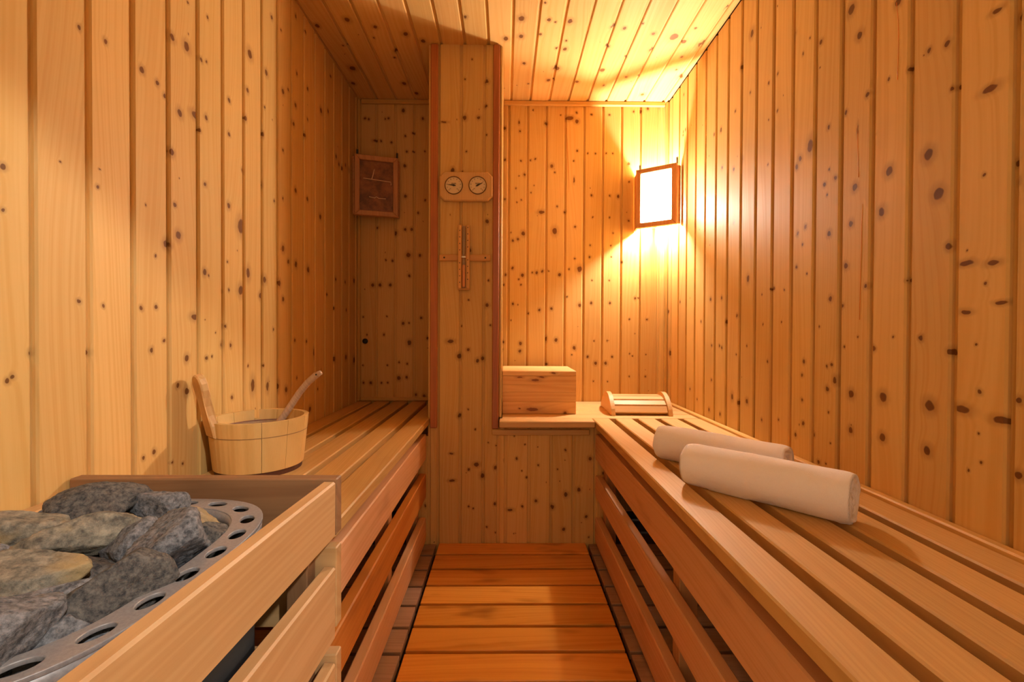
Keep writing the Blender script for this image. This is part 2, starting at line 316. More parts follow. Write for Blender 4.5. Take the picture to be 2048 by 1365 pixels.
def wood(name, light, dark, knot=(92, 42, 12), rough=0.45, vary=0.2, ring=150.0, stain=0.15, knots=(), gloss=0.4):
    """Procedural timber; grain along local Y. knots: (u, v, half u, half v) in local metres."""
    m = bpy.data.materials.new(name); m.use_nodes = True
    N, L = m.node_tree.nodes, m.node_tree.links
    N.remove(N['Principled BSDF'])
    g = N.new('ShaderNodeGroup'); g.node_tree = WOOD
    tc = N.new('ShaderNodeTexCoord')
    L.new(tc.outputs['Object'], g.inputs['Vector'])
    g.inputs['Light'].default_value = lin(light); g.inputs['Dark'].default_value = lin(dark)
    g.inputs['Knot Color'].default_value = lin(knot)
    for k, v in (('Rough', rough), ('Vary', vary), ('Ring', ring), ('Stain', stain), ('Gloss', gloss), ('Knot', 50.0)):
        g.inputs[k].default_value = v
    if knots:
        nz = N.new('ShaderNodeTexNoise'); nz.inputs['Scale'].default_value = 60.0; nz.inputs['Detail'].default_value = 1.0
        L.new(tc.outputs['Object'], nz.inputs['Vector'])
        wob = N.new('ShaderNodeVectorMath'); wob.operation = 'MULTIPLY_ADD'
        L.new(nz.outputs['Color'], wob.inputs[0]); wob.inputs[1].default_value = (0.007, 0.007, 0.0)
        L.new(tc.outputs['Object'], wob.inputs[2])
        cur = None
        for (u, v, ru, rv) in knots:
            a = N.new('ShaderNodeVectorMath'); a.operation = 'MULTIPLY_ADD'
            L.new(wob.outputs[0], a.inputs[0])
            a.inputs[1].default_value = (1 / ru, 1 / rv, 0.0)
            a.inputs[2].default_value = (-(u + 0.0035) / ru, -(v + 0.0035) / rv, 0.0)
            d = N.new('ShaderNodeVectorMath'); d.operation = 'LENGTH'
            L.new(a.outputs[0], d.inputs[0])
            if cur is None: cur = d.outputs['Value']
            else:
                mn = N.new('ShaderNodeMath'); mn.operation = 'MINIMUM'
                L.new(cur, mn.inputs[0]); L.new(d.outputs['Value'], mn.inputs[1]); cur = mn.outputs[0]
        L.new(cur, g.inputs['Knot'])
    L.new(g.outputs[0], N['Material Output'].inputs[0])
    return m

SPRUCE_L, SPRUCE_D, SPRUCE_K = (218, 181, 114), (203, 157, 86), (96, 48, 14)
M_SPRUCE = wood('spruce', SPRUCE_L, SPRUCE_D, SPRUCE_K, rough=0.42, vary=0.16)
M_BEAD = wood('spruce_bead', (208, 168, 98), (192, 144, 72), SPRUCE_K, rough=0.42, stain=0.05)
M_TRIM = wood('stained_trim', (176, 104, 52), (150, 82, 38), (92, 42, 14), rough=0.45)
M_SLAT = wood('bench_slat', (206, 165, 102), (188, 144, 82), (136, 84, 40), rough=0.5, vary=0.12, ring=220, stain=0.12)
M_FASCIA = wood('fascia_alder', (224, 176, 130), (206, 152, 106), (146, 92, 52), rough=0.55, vary=0.14, ring=110, stain=0.35)
M_FASCIA_O = wood('fascia_orange', (204, 132, 56), (182, 108, 38), (110, 52, 14), rough=0.5, vary=0.1, ring=110, stain=0.4)
M_GUARD = wood('guard_alder', (202, 162, 112), (182, 138, 86), (140, 88, 46), rough=0.5, vary=0.12, ring=80, stain=0.35)
M_GUARD_D = wood('guard_dark', (150, 110, 74), (126, 88, 56), (90, 58, 34), rough=0.6, vary=0.1, ring=120, stain=0.35)  # darker brown than the other guard wood
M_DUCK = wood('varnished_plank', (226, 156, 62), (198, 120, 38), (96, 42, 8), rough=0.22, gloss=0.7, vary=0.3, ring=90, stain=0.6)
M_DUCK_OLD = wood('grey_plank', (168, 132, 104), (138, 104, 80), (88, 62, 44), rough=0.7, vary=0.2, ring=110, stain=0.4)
M_POST = wood('bare_post', (200, 150, 100), (176, 124, 78), (112, 64, 30), rough=0.6)
M_BOX = wood('pine_block', (232, 186, 120), (206, 142, 78), (112, 52, 18), rough=0.5, vary=0.08, ring=55, stain=0.1)
M_BOX_L = wood('pine_lid', (238, 196, 132), (216, 158, 92), (120, 60, 22), rough=0.5, vary=0.04, ring=70, stain=0.05, knots=((0.002, 0.062, 0.004, 0.009),))
M_LIME = wood('pale_limewood', (218, 176, 116), (200, 152, 94), (160, 104, 52), rough=0.5, vary=0.08, ring=200, stain=0.05)
M_STAVE = wood('pine_stave', (222, 184, 116), (196, 150, 80), (134, 86, 36), rough=0.5, vary=0.1, ring=60, stain=0.08)
M_BUCKET_IN = wood('wet_stave', (150, 104, 80), (126, 84, 64), (84, 52, 34), rough=0.4)
M_LADLE = wood('bleached_ladle', (206, 172, 138), (176, 140, 108), (120, 88, 62), rough=0.6, ring=180, stain=0.3)
M_FRAME = wood('lamp_frame', (206, 150, 100), (182, 124, 78), (116, 68, 34), rough=0.5, vary=0.1)

def plain(name, rgb, rough=0.5, metal=0.0, **kw):
    m, N, L, b = new_mat(name)
    b.inputs['Base Color'].default_value = lin(rgb); b.inputs['Roughness'].default_value = rough; b.inputs['Metallic'].default_value = metal
    for k, v in kw.items(): b.inputs[k.replace('_', ' ')].default_value = v
    return m

def speckled(name, c0, c1, scale, rough, bump, metal=0.0, c2=None):
    m, N, L, b = new_mat(name)
    tc = N.new('ShaderNodeTexCoord')
    oi = N.new('ShaderNodeObjectInfo')
    sc = N.new('ShaderNodeVectorMath'); sc.operation = 'SCALE'; sc.inputs[0].default_value = (9, 5, 7); L.new(oi.outputs['Random'], sc.inputs['Scale'])
    ad = N.new('ShaderNodeVectorMath'); L.new(tc.outputs['Object'], ad.inputs[0]); L.new(sc.outputs[0], ad.inputs[1])
    n1 = N.new('ShaderNodeTexNoise'); n1.inputs['Scale'].default_value = scale; n1.inputs['Detail'].default_value = 5; n1.inputs['Roughness'].default_value = 0.7
    L.new(ad.outputs[0], n1.inputs['Vector'])
    r = N.new('ShaderNodeValToRGB'); r.color_ramp.elements[0].position = 0.36; r.color_ramp.elements[1].position = 0.66
    r.color_ramp.elements[0].color = lin(c0); r.color_ramp.elements[1].color = lin(c1)
    L.new(n1.outputs['Fac'], r.inputs[0])
    col = r.outputs[0]
    if c2:
        n2 = N.new('ShaderNodeTexNoise'); n2.inputs['Scale'].default_value = 13.0; n2.inputs['Detail'].default_value = 3
        L.new(ad.outputs[0], n2.inputs['Vector'])
        mr = N.new('ShaderNodeMapRange'); mr.inputs[1].default_value = 0.48; mr.inputs[2].default_value = 0.62; L.new(n2.outputs['Fac'], mr.inputs[0])
        mr.inputs[4].default_value = 0.75
        mx = N.new('ShaderNodeMix'); mx.data_type = 'RGBA'
        L.new(mr.outputs[0], mx.inputs[0]); L.new(col, mx.inputs[6]); mx.inputs[7].default_value = lin(c2); col = mx.outputs[2]
    L.new(col, b.inputs['Base Color'])
    b.inputs['Roughness'].default_value = rough; b.inputs['Metallic'].default_value = metal
    if bump:
        bp = N.new('ShaderNodeBump'); bp.inputs['Strength'].default_value = bump; bp.inputs['Distance'].default_value = 0.003
        L.new(n1.outputs['Fac'], bp.inputs['Height']); L.new(bp.outputs[0], b.inputs['Normal'])
    return m

M_STONE = speckled('grey_stone', (66, 68, 72), (144, 144, 146), 130, 0.85, 0.9)
M_STONE_Y = speckled('ochre_stone', (84, 80, 72), (158, 150, 130), 70, 0.85, 0.8, c2=(170, 144, 94))
M_STONE_D = speckled('dark_stone', (52, 52, 54), (120, 114, 106), 150, 0.85, 1.0)
M_RIM = speckled('enamelled_steel', (138, 134, 133), (156, 152, 150), 240, 0.4, 0.08, metal=0.15)
M_BLACK = plain('black_steel', (24, 24, 25), 0.6)
M_DARK = plain('dark_floor', (70, 56, 46), 0.8)
M_BACK = plain('backing', (96, 58, 28), 0.9)
M_STEEL = plain('steel', (186, 184, 180), 0.3, 1.0)
M_IRON = plain('old_hook', (70, 56, 44), 0.5, 0.6)
M_DIALRIM = plain('bronze_ring', (112, 78, 40), 0.35, 0.7)
M_DIAL = plain('dial_face', (216, 190, 148), 0.4)
M_INK = plain('black_print', (34, 26, 20), 0.6)
M_SAND = plain('orange_sand', (250, 160, 80), 0.8)
M_WHITE = plain('white_clip', (236, 232, 226), 0.4)
M_CRACK = plain('pale_crack', (240, 206, 170), 0.6)
M_WATER = plain('water', (120, 100, 100), 0.12)
M_RESIN = plain('resin', (196, 104, 30), 0.12)

# ---------------------------------------------------------------- boarded walls and ceiling
def board_profile(p, groove, depth):
    return [(0.0, -depth), (groove, -depth), (groove, -0.0032), (groove + 0.003, 0.0), (p - 0.0032, 0.0), (p, -0.0034), (p, -0.014), (0.0, -0.014)]

_board = {}
def board_mesh(p, length, groove=0.0095, depth=0.0075):
    key = (round(p, 4), round(length, 4), groove, depth)
    if key not in _board:
        pr = board_profile(p, groove, depth)
        n = len(pr)
        vs = [(x, 0, z) for x, z in pr] + [(x, length, z) for x, z in pr]
        fs = [(i, (i + 1) % n, n + (i + 1) % n, n + i) for i in range(n)] + [list(range(n)), list(range(2 * n - 1, n - 1, -1))]
        _board[key] = mesh_py(vs, fs, 'board')
    return _board[key]

def knot_list(key):
    return [tuple(float(v) / 1000 for v in s.split(',')) for s in KNOTS[key].split()]

def clad(parent, edges, v0, v1, mk, to_uv, knots, seed, rough=0.52, groove=0.0095, depth=0.0075):
    """Boards between successive edges (coordinates along the wall); mk(edge) gives the board's world matrix."""
    rr = random.Random(seed)
    for i in range(len(edges) - 1):
        a, b = edges[i], edges[i + 1]
        lo, hi = min(a, b), max(a, b)
        ks = []
        for (s, h, ru, rv) in knots:
            if lo - 0.004 <= s <= hi + 0.004:
                ks.append((abs(s - a), h - v0, max(0.0022, ru * 1.02), max(0.0024, rv * 1.02)))
        if not ks:
            for _ in range(rr.randint(3, 6)):
                ks.append((rr.uniform(0.02, 0.08), rr.uniform(0.05, v1 - v0 - 0.05), rr.uniform(0.003, 0.007), rr.uniform(0.004, 0.008)))
        for _ in range(2):
            ks.append((rr.uniform(0.02, 0.08), rr.uniform(0.05, v1 - v0 - 0.05), rr.uniform(0.0012, 0.002), rr.uniform(0.0015, 0.0028)))
        m = wood('spruce_board', SPRUCE_L, SPRUCE_D, SPRUCE_K, rough=rough, vary=0.2, ring=rr.uniform(90, 190), stain=0.05, knots=ks, gloss=0.13)
        link('board', board_mesh(hi - lo, v1 - v0, groove, depth), m, parent, mk(a, v0))

def shell(name, x, y, z, label, cat='wall', mat=None):
    o = bar(name, x, y, z, 'z' if name.startswith('wall') else 'y', mat or M_BACK, None, 0)
    return tag(o, label, cat, None, 'structure')

T = 0.014
EX, EY, EZ = AX['x'], AX['y'], AX['z']
floor = shell('floor', (XL - 0.05, XR + 0.05), (YF - 0.05, YB + 0.05), (-0.04, 0.0), 'dark floor slab under the duckboards', 'floor', M_DARK)
ceil = shell('ceiling', (XL - 0.05, XR + 0.05), (YF - 0.05, YB + 0.05), (ZT + T, ZT + T + 0.03), 'knotty spruce board ceiling', 'ceiling')
wl = shell('wall_left', (XL - T - 0.03, XL - T), (YF, YB + T), (0, ZT), 'knotty spruce board wall behind the stone heater and bucket')
wr = shell('wall_right', (XR + T, XR + T + 0.03), (YF, YB + T), (0, ZT), 'knotty spruce board wall beside the towels')
wb = shell('wall_back', (XL - T, XR + T), (YB + T, YB + T + 0.03), (0, ZT), 'knotty spruce board wall behind the niche and corner lamps')

left_edges = [0.731 + 0.0972 * k for k in range(-9, 17)]
left_edges = [e for e in left_edges if e < YB - 0.02] + [YB]
clad(wl, left_edges, 0.0, ZT, lambda a, v: frame(EY, EZ, EX, (XL, a, v)), None, knot_list('L'), 1)
right_edges = [0.7385 + 0.0958 * k for k in range(-9, 17)]
right_edges = [e for e in right_edges if e < YB - 0.02] + [YB]
clad(wr, right_edges[::-1], 0.0, ZT, lambda a, v: frame(-EY, EZ, -EX, (XR, a, v)), None, knot_list('R'), 2, 0.56, 0.0118, 0.0095)
back_edges = [XL] + [0.0064 + 0.0957 * k for k in range(-7, 9)] + [XR]
clad(wb, back_edges, 0.0, ZT, lambda a, v: frame(EX, EZ, -EY, (a, YB, v)), None, knot_list('B'), 3)
ceil_edges = [XL] + [0.0255 + 0.0962 * k for k in range(-8, 9)] + [XR]
clad(ceil, ceil_edges[::-1], YF, YB, lambda a, v: frame(-EX, EY, -EZ, (a, v, ZT)), None, knot_list('C'), 4, 0.62)

# wall with the doorway the photograph was taken from
DX0, DX1, DZ = -0.30, 0.50, 1.87
wf = empty('wall_front', (0, YF, 0), 'spruce wall with an open doorway behind the viewer', 'wall', None, 'structure')
bar('wall_panel', (XL - 0.04, DX0), (YF - 0.06, YF), (0, ZT), 'z', M_SPRUCE, wf, 0)
bar('wall_panel', (DX1, XR + 0.04), (YF - 0.06, YF), (0, ZT), 'z', M_SPRUCE, wf, 0)
bar('lintel', (DX0, DX1), (YF - 0.06, YF), (DZ, ZT), 'x', M_SPRUCE, wf, 0)

# ---------------------------------------------------------------- partition with its post
CX0, CX1 = -0.307, -0.029         # the post
wp = empty('wall_partition', (0, YP, 0), 'knotty spruce partition with tall post between bench recess and niche', 'wall', None, 'structure')
bar('post_core', (CX0, CX1 - 0.002), (YP + T, 2.31), (0, ZT), 'z', M_SPRUCE, wp, 0)
bar('low_core', (CX1 - 0.002, 0.43), (YP + T, YP + T + 0.04), (0, 0.52), 'z', M_SPRUCE, wp, 0)
pk = knot_list('P')
pm = lambda a, v: frame(EX, EZ, -EY, (a, YP, v))
clad(wp, [-0.318, -0.282, -0.191, -0.0965, -0.034], 0.0, ZT, pm, None, pk, 5)
clad(wp, [-0.405, -0.318], 0.0, 0.49, pm, None, pk, 7)
clad(wp, [-0.034, -0.004, 0.092, 0.183, 0.276, 0.366, 0.43], 0.0, 0.525, pm, None, pk, 6)

def trim(n, x, y, z, long, mat, label, parent=None, bev=0.003):
    o = bar('trim_%d' % n, x, y, z, long, mat, parent, bev)
    return tag(o, label, 'trim', None, 'structure')
trim(1, (-0.309, -0.279), (YP - 0.010, YP - 0.0005), (0.525, ZT - 0.002), 'z', M_TRIM, 'reddish brown edge strip up the left side of the tall post')
trim(2, (-0.056, -0.029), (YP - 0.010, YP - 0.0005), (0.522, ZT - 0.002), 'z', M_TRIM, 'reddish brown edge strip up the niche side of the tall post')
trim(3, (-0.056, 0.345), (YP - 0.012, YP - 0.0005), (0.497, 0.521), 'x', M_BEAD, 'narrow pine strip under the niche shelf edge')
trim(4, (CX1, XR - 0.02), (YB - 0.018, YB - 0.001), (ZT - 0.022, ZT - 0.001), 'x', M_BEAD, 'pale bead between ceiling and rear wall of the niche')
trim(5, (XL + 0.02, CX0 - 0.002), (YB - 0.018, YB - 0.001), (ZT - 0.022, ZT - 0.001), 'x', M_BEAD, 'shaded bead between ceiling and rear wall of the left recess')
trim(6, (XR - 0.016, XR - 0.001), (YB - 0.020, YB - 0.001), (BZ + 0.002, ZT - 0.001), 'z', M_BEAD, 'upright corner bead behind the lit lamp')
trim(7, (XL + 0.001, XL + 0.016), (YB - 0.018, YB - 0.001), (BZ + 0.002, ZT - 0.001), 'z', M_BEAD, 'upright corner bead behind the unlit lamp')
trim(8, (XL + 0.017, CX0 - 0.002), (YB - 0.016, YB - 0.001), (BZ + 0.002, BZ + 0.02), 'x', M_BEAD, 'bead between the left bench and the rear wall')
trim(9, (CX1 + 0.0005, CX1 + 0.012), (YP + 0.002, YB - 0.02), (BZ + 0.002, ZT - 0.002), 'z', M_BEAD, 'pale board lining the niche side of the post')
trim(10, (XR - 0.022, XR - 0.001), (0.02, YB - 0.021), (BZ - 0.006, BZ + 0.009), 'y', M_BEAD, 'thin pine strip between right bench and right wall')

# ---------------------------------------------------------------- duckboards
def duckboard(x0, x1, top, mat, label, under):
    t = empty('duckboard', ((x0 + x1) / 2, 0.9, 0), label, 'duckboard', 'duckboards on the sauna floor')
    e = 1.866
    k = 0
    while e > 0.05:
        w = 0.1005 if k == 0 else 0.1085
        bar('slat', (x0, x1), (e - w + 0.0125, e), (top - 0.024, top), 'x', mat, t, 0.0012)
        e -= w; k += 1
    for f in under:
        xr = x0 + (x1 - x0) * f
        bar('runner', (xr - 0.02, xr + 0.02), (0.05, 1.86), (0.001, top - 0.0245), 'y', M_DARK, t, 0)  # runners take the dark floor colour so the slat gaps read as shade
duckboard(-0.270, 0.330, 0.05, M_DUCK, 'varnished orange duckboard in the middle of the aisle', (0.12, 0.5, 0.88))
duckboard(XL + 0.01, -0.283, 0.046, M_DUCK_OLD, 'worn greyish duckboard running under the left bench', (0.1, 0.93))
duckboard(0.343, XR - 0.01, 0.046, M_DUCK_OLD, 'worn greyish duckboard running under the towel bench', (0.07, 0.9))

# ---------------------------------------------------------------- benches
lb = empty('sauna_bench', (-0.53, 1.5, 0), 'left slatted bench carrying the bucket', 'bench')
LY0, LY1 = 0.835, YB - 0.003
for k in range(5):
    x1 = -0.313 - 0.0915 * k
    x0 = max(x1 - 0.071, XL + 0.003)
    bar('slat', (x0, x1), (LY0, LY1), (BZ - 0.028, BZ), 'y', M_SLAT, lb, 0.003)
for (z0, z1, m) in ((0.398, 0.500, M_FASCIA), (0.240, 0.338, M_FASCIA_O), (0.062, 0.158, M_FASCIA)):
    bar('fascia_board', (-0.352, -0.324), (LY0, YP - 0.003), (z0, z1), 'y', m, lb, 0.003)
for y in (0.87, 1.38, 1.815):
    bar('post', (-0.395, -0.353), (y, y + 0.04), (0.05, BZ - 0.071), 'z', M_POST, lb)
for y in (0.9, 1.40, 1.80, 2.24):
    bar('bearer', (XL + 0.004, -0.353), (y - 0.02, y + 0.02), (BZ - 0.070, BZ - 0.0285), 'x', M_POST, lb)

rb = empty('sauna_bench', (0.6, 1.0, 0), 'right slatted bench carrying the two rolled towels', 'bench')
RY0, RY1 = 0.12, YP - 0.003
for k in range(5):
    x0 = 0.358 + 0.0935 * k
    bar('slat', (x0, x0 + 0.0685), (RY0, RY1), (BZ - 0.028, BZ), 'y', M_SLAT, rb, 0.003)
for (z0, z1) in ((0.398, 0.502), (0.244, 0.331), (0.058, 0.158)):
    bar('fascia_board', (0.370, 0.398), (RY0, YP - 0.003), (z0, z1), 'y', M_FASCIA, rb, 0.003)
for y in (0.3, 1.03, 1.80):
    bar('post', (0.399, 0.441), (y, y + 0.042), (0.05, BZ - 0.071), 'z', M_POST, rb)
for y in (0.32, 1.05, 1.55, 1.82):
    bar('bearer', (0.399, XR - 0.004), (y - 0.02, y + 0.02), (BZ - 0.070, BZ - 0.0285), 'x', M_POST, rb)

# niche shelf
sh = empty('niche_shelf', (0.4, 2.1, 0.5), 'pale slatted shelf of the niche under block and headrest', 'shelf')
for k in range(5):
    y0 = YP + 0.0915 * k
    bar('slat', (CX1 + 0.014, XR - 0.024), (y0 + 0.002, min(y0 + 0.0865, YB - 0.003)), (BZ - 0.022, BZ), 'x', M_LIME, sh, 0.002)
bar('nosing', (CX1 + 0.004, 0.356), (YP - 0.066, YP - 0.0005), (BZ - 0.026, BZ), 'x', M_LIME, sh, 0.003)
bar('bearer', (CX1 + 0.02, XR - 0.03), (YP + 0.06, YP + 0.1), (BZ - 0.062, BZ - 0.0225), 'x', M_POST, sh)
bar('bearer', (CX1 + 0.02, XR - 0.03), (YB - 0.05, YB - 0.01), (BZ - 0.062, BZ - 0.0225), 'x', M_POST, sh)

# ---------------------------------------------------------------- heater guard, heater, stones
hg = empty('heater_guard', (-0.5, 0.5, 0), 'low alder wood guard rail boxed around the stone heater', 'guard')
GY = 0.789
for (z0, z1, m) in ((0.566, 0.664, M_GUARD_D), (0.405, 0.545, M_GUARD), (0.215, 0.358, M_GUARD)):
    bar('back_board', (XL + 0.003, -0.2915), (GY, GY + 0.024), (z0, z1), 'x', m, hg, 0.002)
for (z0, z1) in ((0.564, 0.660), (0.388, 0.512), (0.205, 0.345)):
    zc = (z0 + z1) / 2
    beam('side_rail', (-0.3035, GY - 0.0008, zc), (-0.316, 0.12, zc + 0.012), 0.0 + (z1 - z0), 0.022, (1, 0, 0), M_GUARD, hg, 0.003)
for y in (GY - 0.035, 0.2):
    bar('corner_post', (-0.362, -0.327), (y, y + 0.033), (0.05, 0.62), 'z', M_GUARD_D, hg)
bar('wall_rail', (XL + 0.002, XL + 0.03), (0.14, GY - 0.002), (0.60, 0.640), 'y', M_GUARD, hg)

ht = empty('sauna_heater', (-0.547, 0.545, 0), 'grey steel sauna heater with a perforated rim around the stones', 'heater')
def superell(cx, cy, a, b, n, cnt):
    pts = []
    for i in range(cnt):
        t = 2 * math.pi * i / cnt
        c, s = math.cos(t), math.sin(t)
        r = (abs(c / a) ** n + abs(s / b) ** n) ** (-1.0 / n)
        pts.append((cx + r * c, cy + r * s))
    return pts
def filled(splines, ext, bevel):
    """Flat plate with holes from closed polylines."""
    cu_ = bpy.data.curves.new('plate', 'CURVE'); cu_.dimensions = '2D'; cu_.fill_mode = 'BOTH'
    cu_.extrude = ext; cu_.bevel_depth = bevel; cu_.bevel_resolution = 2
    for pts in splines:
        sp = cu_.splines.new('POLY'); sp.points.add(len(pts) - 1); sp.use_cyclic_u = True
        for p, q in zip(sp.points, pts): p.co = (q[0], q[1], 0, 1)
    tmp = bpy.data.objects.new('plate', cu_); COL.objects.link(tmp)
    dg = bpy.context.evaluated_depsgraph_get()
    me = bpy.data.meshes.new_from_object(tmp.evaluated_get(dg))
    bpy.data.objects.remove(tmp); bpy.data.curves.remove(cu_)
    return me
RZ = 0.637
mid = superell(0, 0, 0.1815, 0.1995, 3.2, 720)
spl = [superell(0, 0, 0.199, 0.217, 3.2, 120), superell(0, 0, 0.164, 0.182, 3.2, 120)[::-1]]
acc, last, holes = 0.0, None, 0
total = sum((Vector(mid[i]) - Vector(mid[i - 1])).length for i in range(720))
nh = round(total / 0.0525); step = total / nh
acc = step * 0.34
for i in range(720):
    a, b = Vector(mid[i - 1]), Vector(mid[i])
    acc += (b - a).length
    if acc >= step and holes < nh:
        acc -= step; holes += 1
        t = (b - a).normalized(); nrm = Vector((-t.y, t.x))
        spl.append([tuple(b + t * 0.0168 * math.cos(2 * math.pi * k / 20) + nrm * 0.0108 * math.sin(2 * math.pi * k / 20)) for k in range(20)][::-1])
link('perforated_rim', filled(spl, 0.0015, 0.0012), M_RIM, ht, Matrix.Translation((-0.547, 0.545, RZ)))
def wall_ring(a0, b0, a1, b1, z0, z1, t=0.002):
    o0, o1 = superell(0, 0, a0, b0, 3.2, 96), superell(0, 0, a1, b1, 3.2, 96)
    vs = [(p[0], p[1], z0) for p in o0] + [(p[0], p[1], z1) for p in o1]
    vs += [(p[0] * (1 - t / a0), p[1] * (1 - t / b0), z0) for p in o0] + [(p[0] * (1 - t / a1), p[1] * (1 - t / b1), z1) for p in o1]
    fs = []
    for i in range(96):
        j = (i + 1) % 96
        fs += [(i, j, 96 + j, 96 + i), (192 + i, 288 + i, 288 + j, 192 + j), (96 + i, 96 + j, 288 + j, 288 + i), (i, 192 + i, 192 + j, j)]
    return mesh_py(vs, fs, 'ring')
C_H = Matrix.Translation((-0.547, 0.545, 0))
link('outer_lip', wall_ring(0.1985, 0.2165, 0.1995, 0.2175, RZ - 0.026, RZ + 0.001), M_RIM, ht, C_H, True)
link('inner_lip', wall_ring(0.160, 0.178, 0.164, 0.182, RZ - 0.020, RZ + 0.001), M_RIM, ht, C_H, True)
link('casing', wall_ring(0.190, 0.208, 0.190, 0.208, 0.10, RZ - 0.006), M_BLACK, ht, C_H, True)
link('dark_inner_plate', mesh_py(*(lambda o: ([(p[0], p[1], 0) for p in o] + [(p[0], p[1], -0.02) for p in o],
     [list(range(64)), list(range(127, 63, -1))] + [(i, 64 + i, 64 + (i + 1) % 64, (i + 1) % 64) for i in range(64)]))(superell(0, 0, 0.186, 0.204, 3.2, 64))),
     M_BLACK, ht, Matrix.Translation((-0.547, 0.545, RZ - 0.065)))  # plate under the stones, coloured black so the rim holes look shaded
for sx in (-1, 1):
    for sy in (-1, 1):
        bar('leg', (-0.547 + sx * 0.12 - 0.015, -0.547 + sx * 0.12 + 0.015), (0.545 + sy * 0.14 - 0.015, 0.545 + sy * 0.14 + 0.015), (0.046, 0.101), 'z', M_BLACK, ht, 0.001)

def stone(seed, sx, sy, sz, rz, tilt, loc, mat, label):
    rr = random.Random(seed)
    bm = bmesh.new()
    bmesh.ops.create_icosphere(bm, subdivisions=5, radius=1.0)
    planes = []
    for _ in range(9):
        n = Vector((rr.gauss(0, 1), rr.gauss(0, 1), rr.gauss(0, 1))).normalized()
        planes.append((n, rr.uniform(0.52, 0.86)))
    o = Vector((seed * 3.1, seed * 1.7, seed * 0.9))
    for v in bm.verts:
        p = v.co.normalized()
        r = 1.0
        for n, d in planes:
            c = p.dot(n)
            if c > 1e-3: r = min(r, d / c)
        r = r * (1 + 0.09 * noise.noise(p * 1.6 + o) + 0.03 * noise.noise(p * 5 + o) + 0.02 * noise.noise(p * 12 + o) + 0.012 * noise.noise(p * 30 + o))
        v.co = Vector((p.x * sx, p.y * sy, p.z * sz)) * r * 1.24
    me = mesh_from_bm(bm, 'stone')
    m = Matrix.Translation(loc) @ Matrix.Rotation(rz, 4, 'Z') @ Matrix.Rotation(tilt, 4, 'X')
    o_ = link('heater_stone', me, mat, None, m, True)
    return tag(o_, label, 'stone', 'loose stones heaped on the heater')
S = [
    (1, .050, .040, .028, 0.3, 0.1, (-.640, .604, .648), M_STONE_Y, 'pale blurred stone at the wall end of the heap'),
    (2, .054, .036, .030, 0.5, 0.2, (-.596, .676, .656), M_STONE_D, 'dark speckled stone at the back left of the heap'),
    (3, .037, .026, .022, -0.2, 0.1, (-.523, .694, .652), M_STONE, 'small flat topped stone at the back centre of the heap'),
    (4, .055, .032, .026, 0.45, -0.25, (-.543, .590, .650), M_STONE_Y, 'ochre yellow long stone in the middle of the heap'),
    (5, .046, .026, .020, -0.1, 0.1, (-.452, .650, .643), M_STONE_Y, 'thin yellowish stone peeking over the big grey one'),
    (6, .040, .036, .038, 0.9, 0.3, (-.418, .580, .650), M_STONE, 'big grey wedge stone beside the right rim'),
    (7, .033, .030, .027, 0.2, -0.1, (-.482, .604, .640), M_STONE, 'grey stone wedged between ochre and big grey stones'),
    (8, .046, .037, .027, 0.2, 0.15, (-.514, .500, .652), M_STONE_Y, 'broad tan stone at the left edge of the picture'),
    (9, .041, .037, .032, 0.5, -0.1, (-.412, .486, .646), M_STONE_D, 'rounded dark granular stone in the front middle'),
    (10, .048, .040, .028, 0.4, 0.2, (-.462, .478, .628), M_STONE, 'flat pale grey slab stone under the rounded dark one'),
    (11, .037, .039, .036, 0.1, 0.2, (-.445, .402, .648), M_STONE, 'blocky grey stone at the near left of the heap'),
    (12, .030, .028, .024, 0.7, 0.0, (-.412, .434, .618), M_STONE, 'half sunken grey stone by the near rim'),
    (13, .026, .024, .022, 0.3, 0.0, (-.412, .634, .626), M_STONE_D, 'small dark stone sunk at the rear right corner'),
    (14, .026, .026, .022, 0.6, 0.1, (-.412, .532, .616), M_STONE, 'small stone deep below the big grey wedge'),
    (15, .034, .032, .026, 0.9, 0.1, (-.598, .530, .636), M_STONE, 'grey stone behind the broad tan one'),
    (17, .030, .026, .022, 0.2, 0.1, (-.492, .545, .622), M_STONE_D, 'small shadowed stone in the gap left of the big grey wedge'),
    (16, .038, .034, .028, 0.4, 0.1, (-.655, .690, .626), M_STONE, 'stone low in the rear wall side corner of the heap'),
]
for a in S: stone(*a)

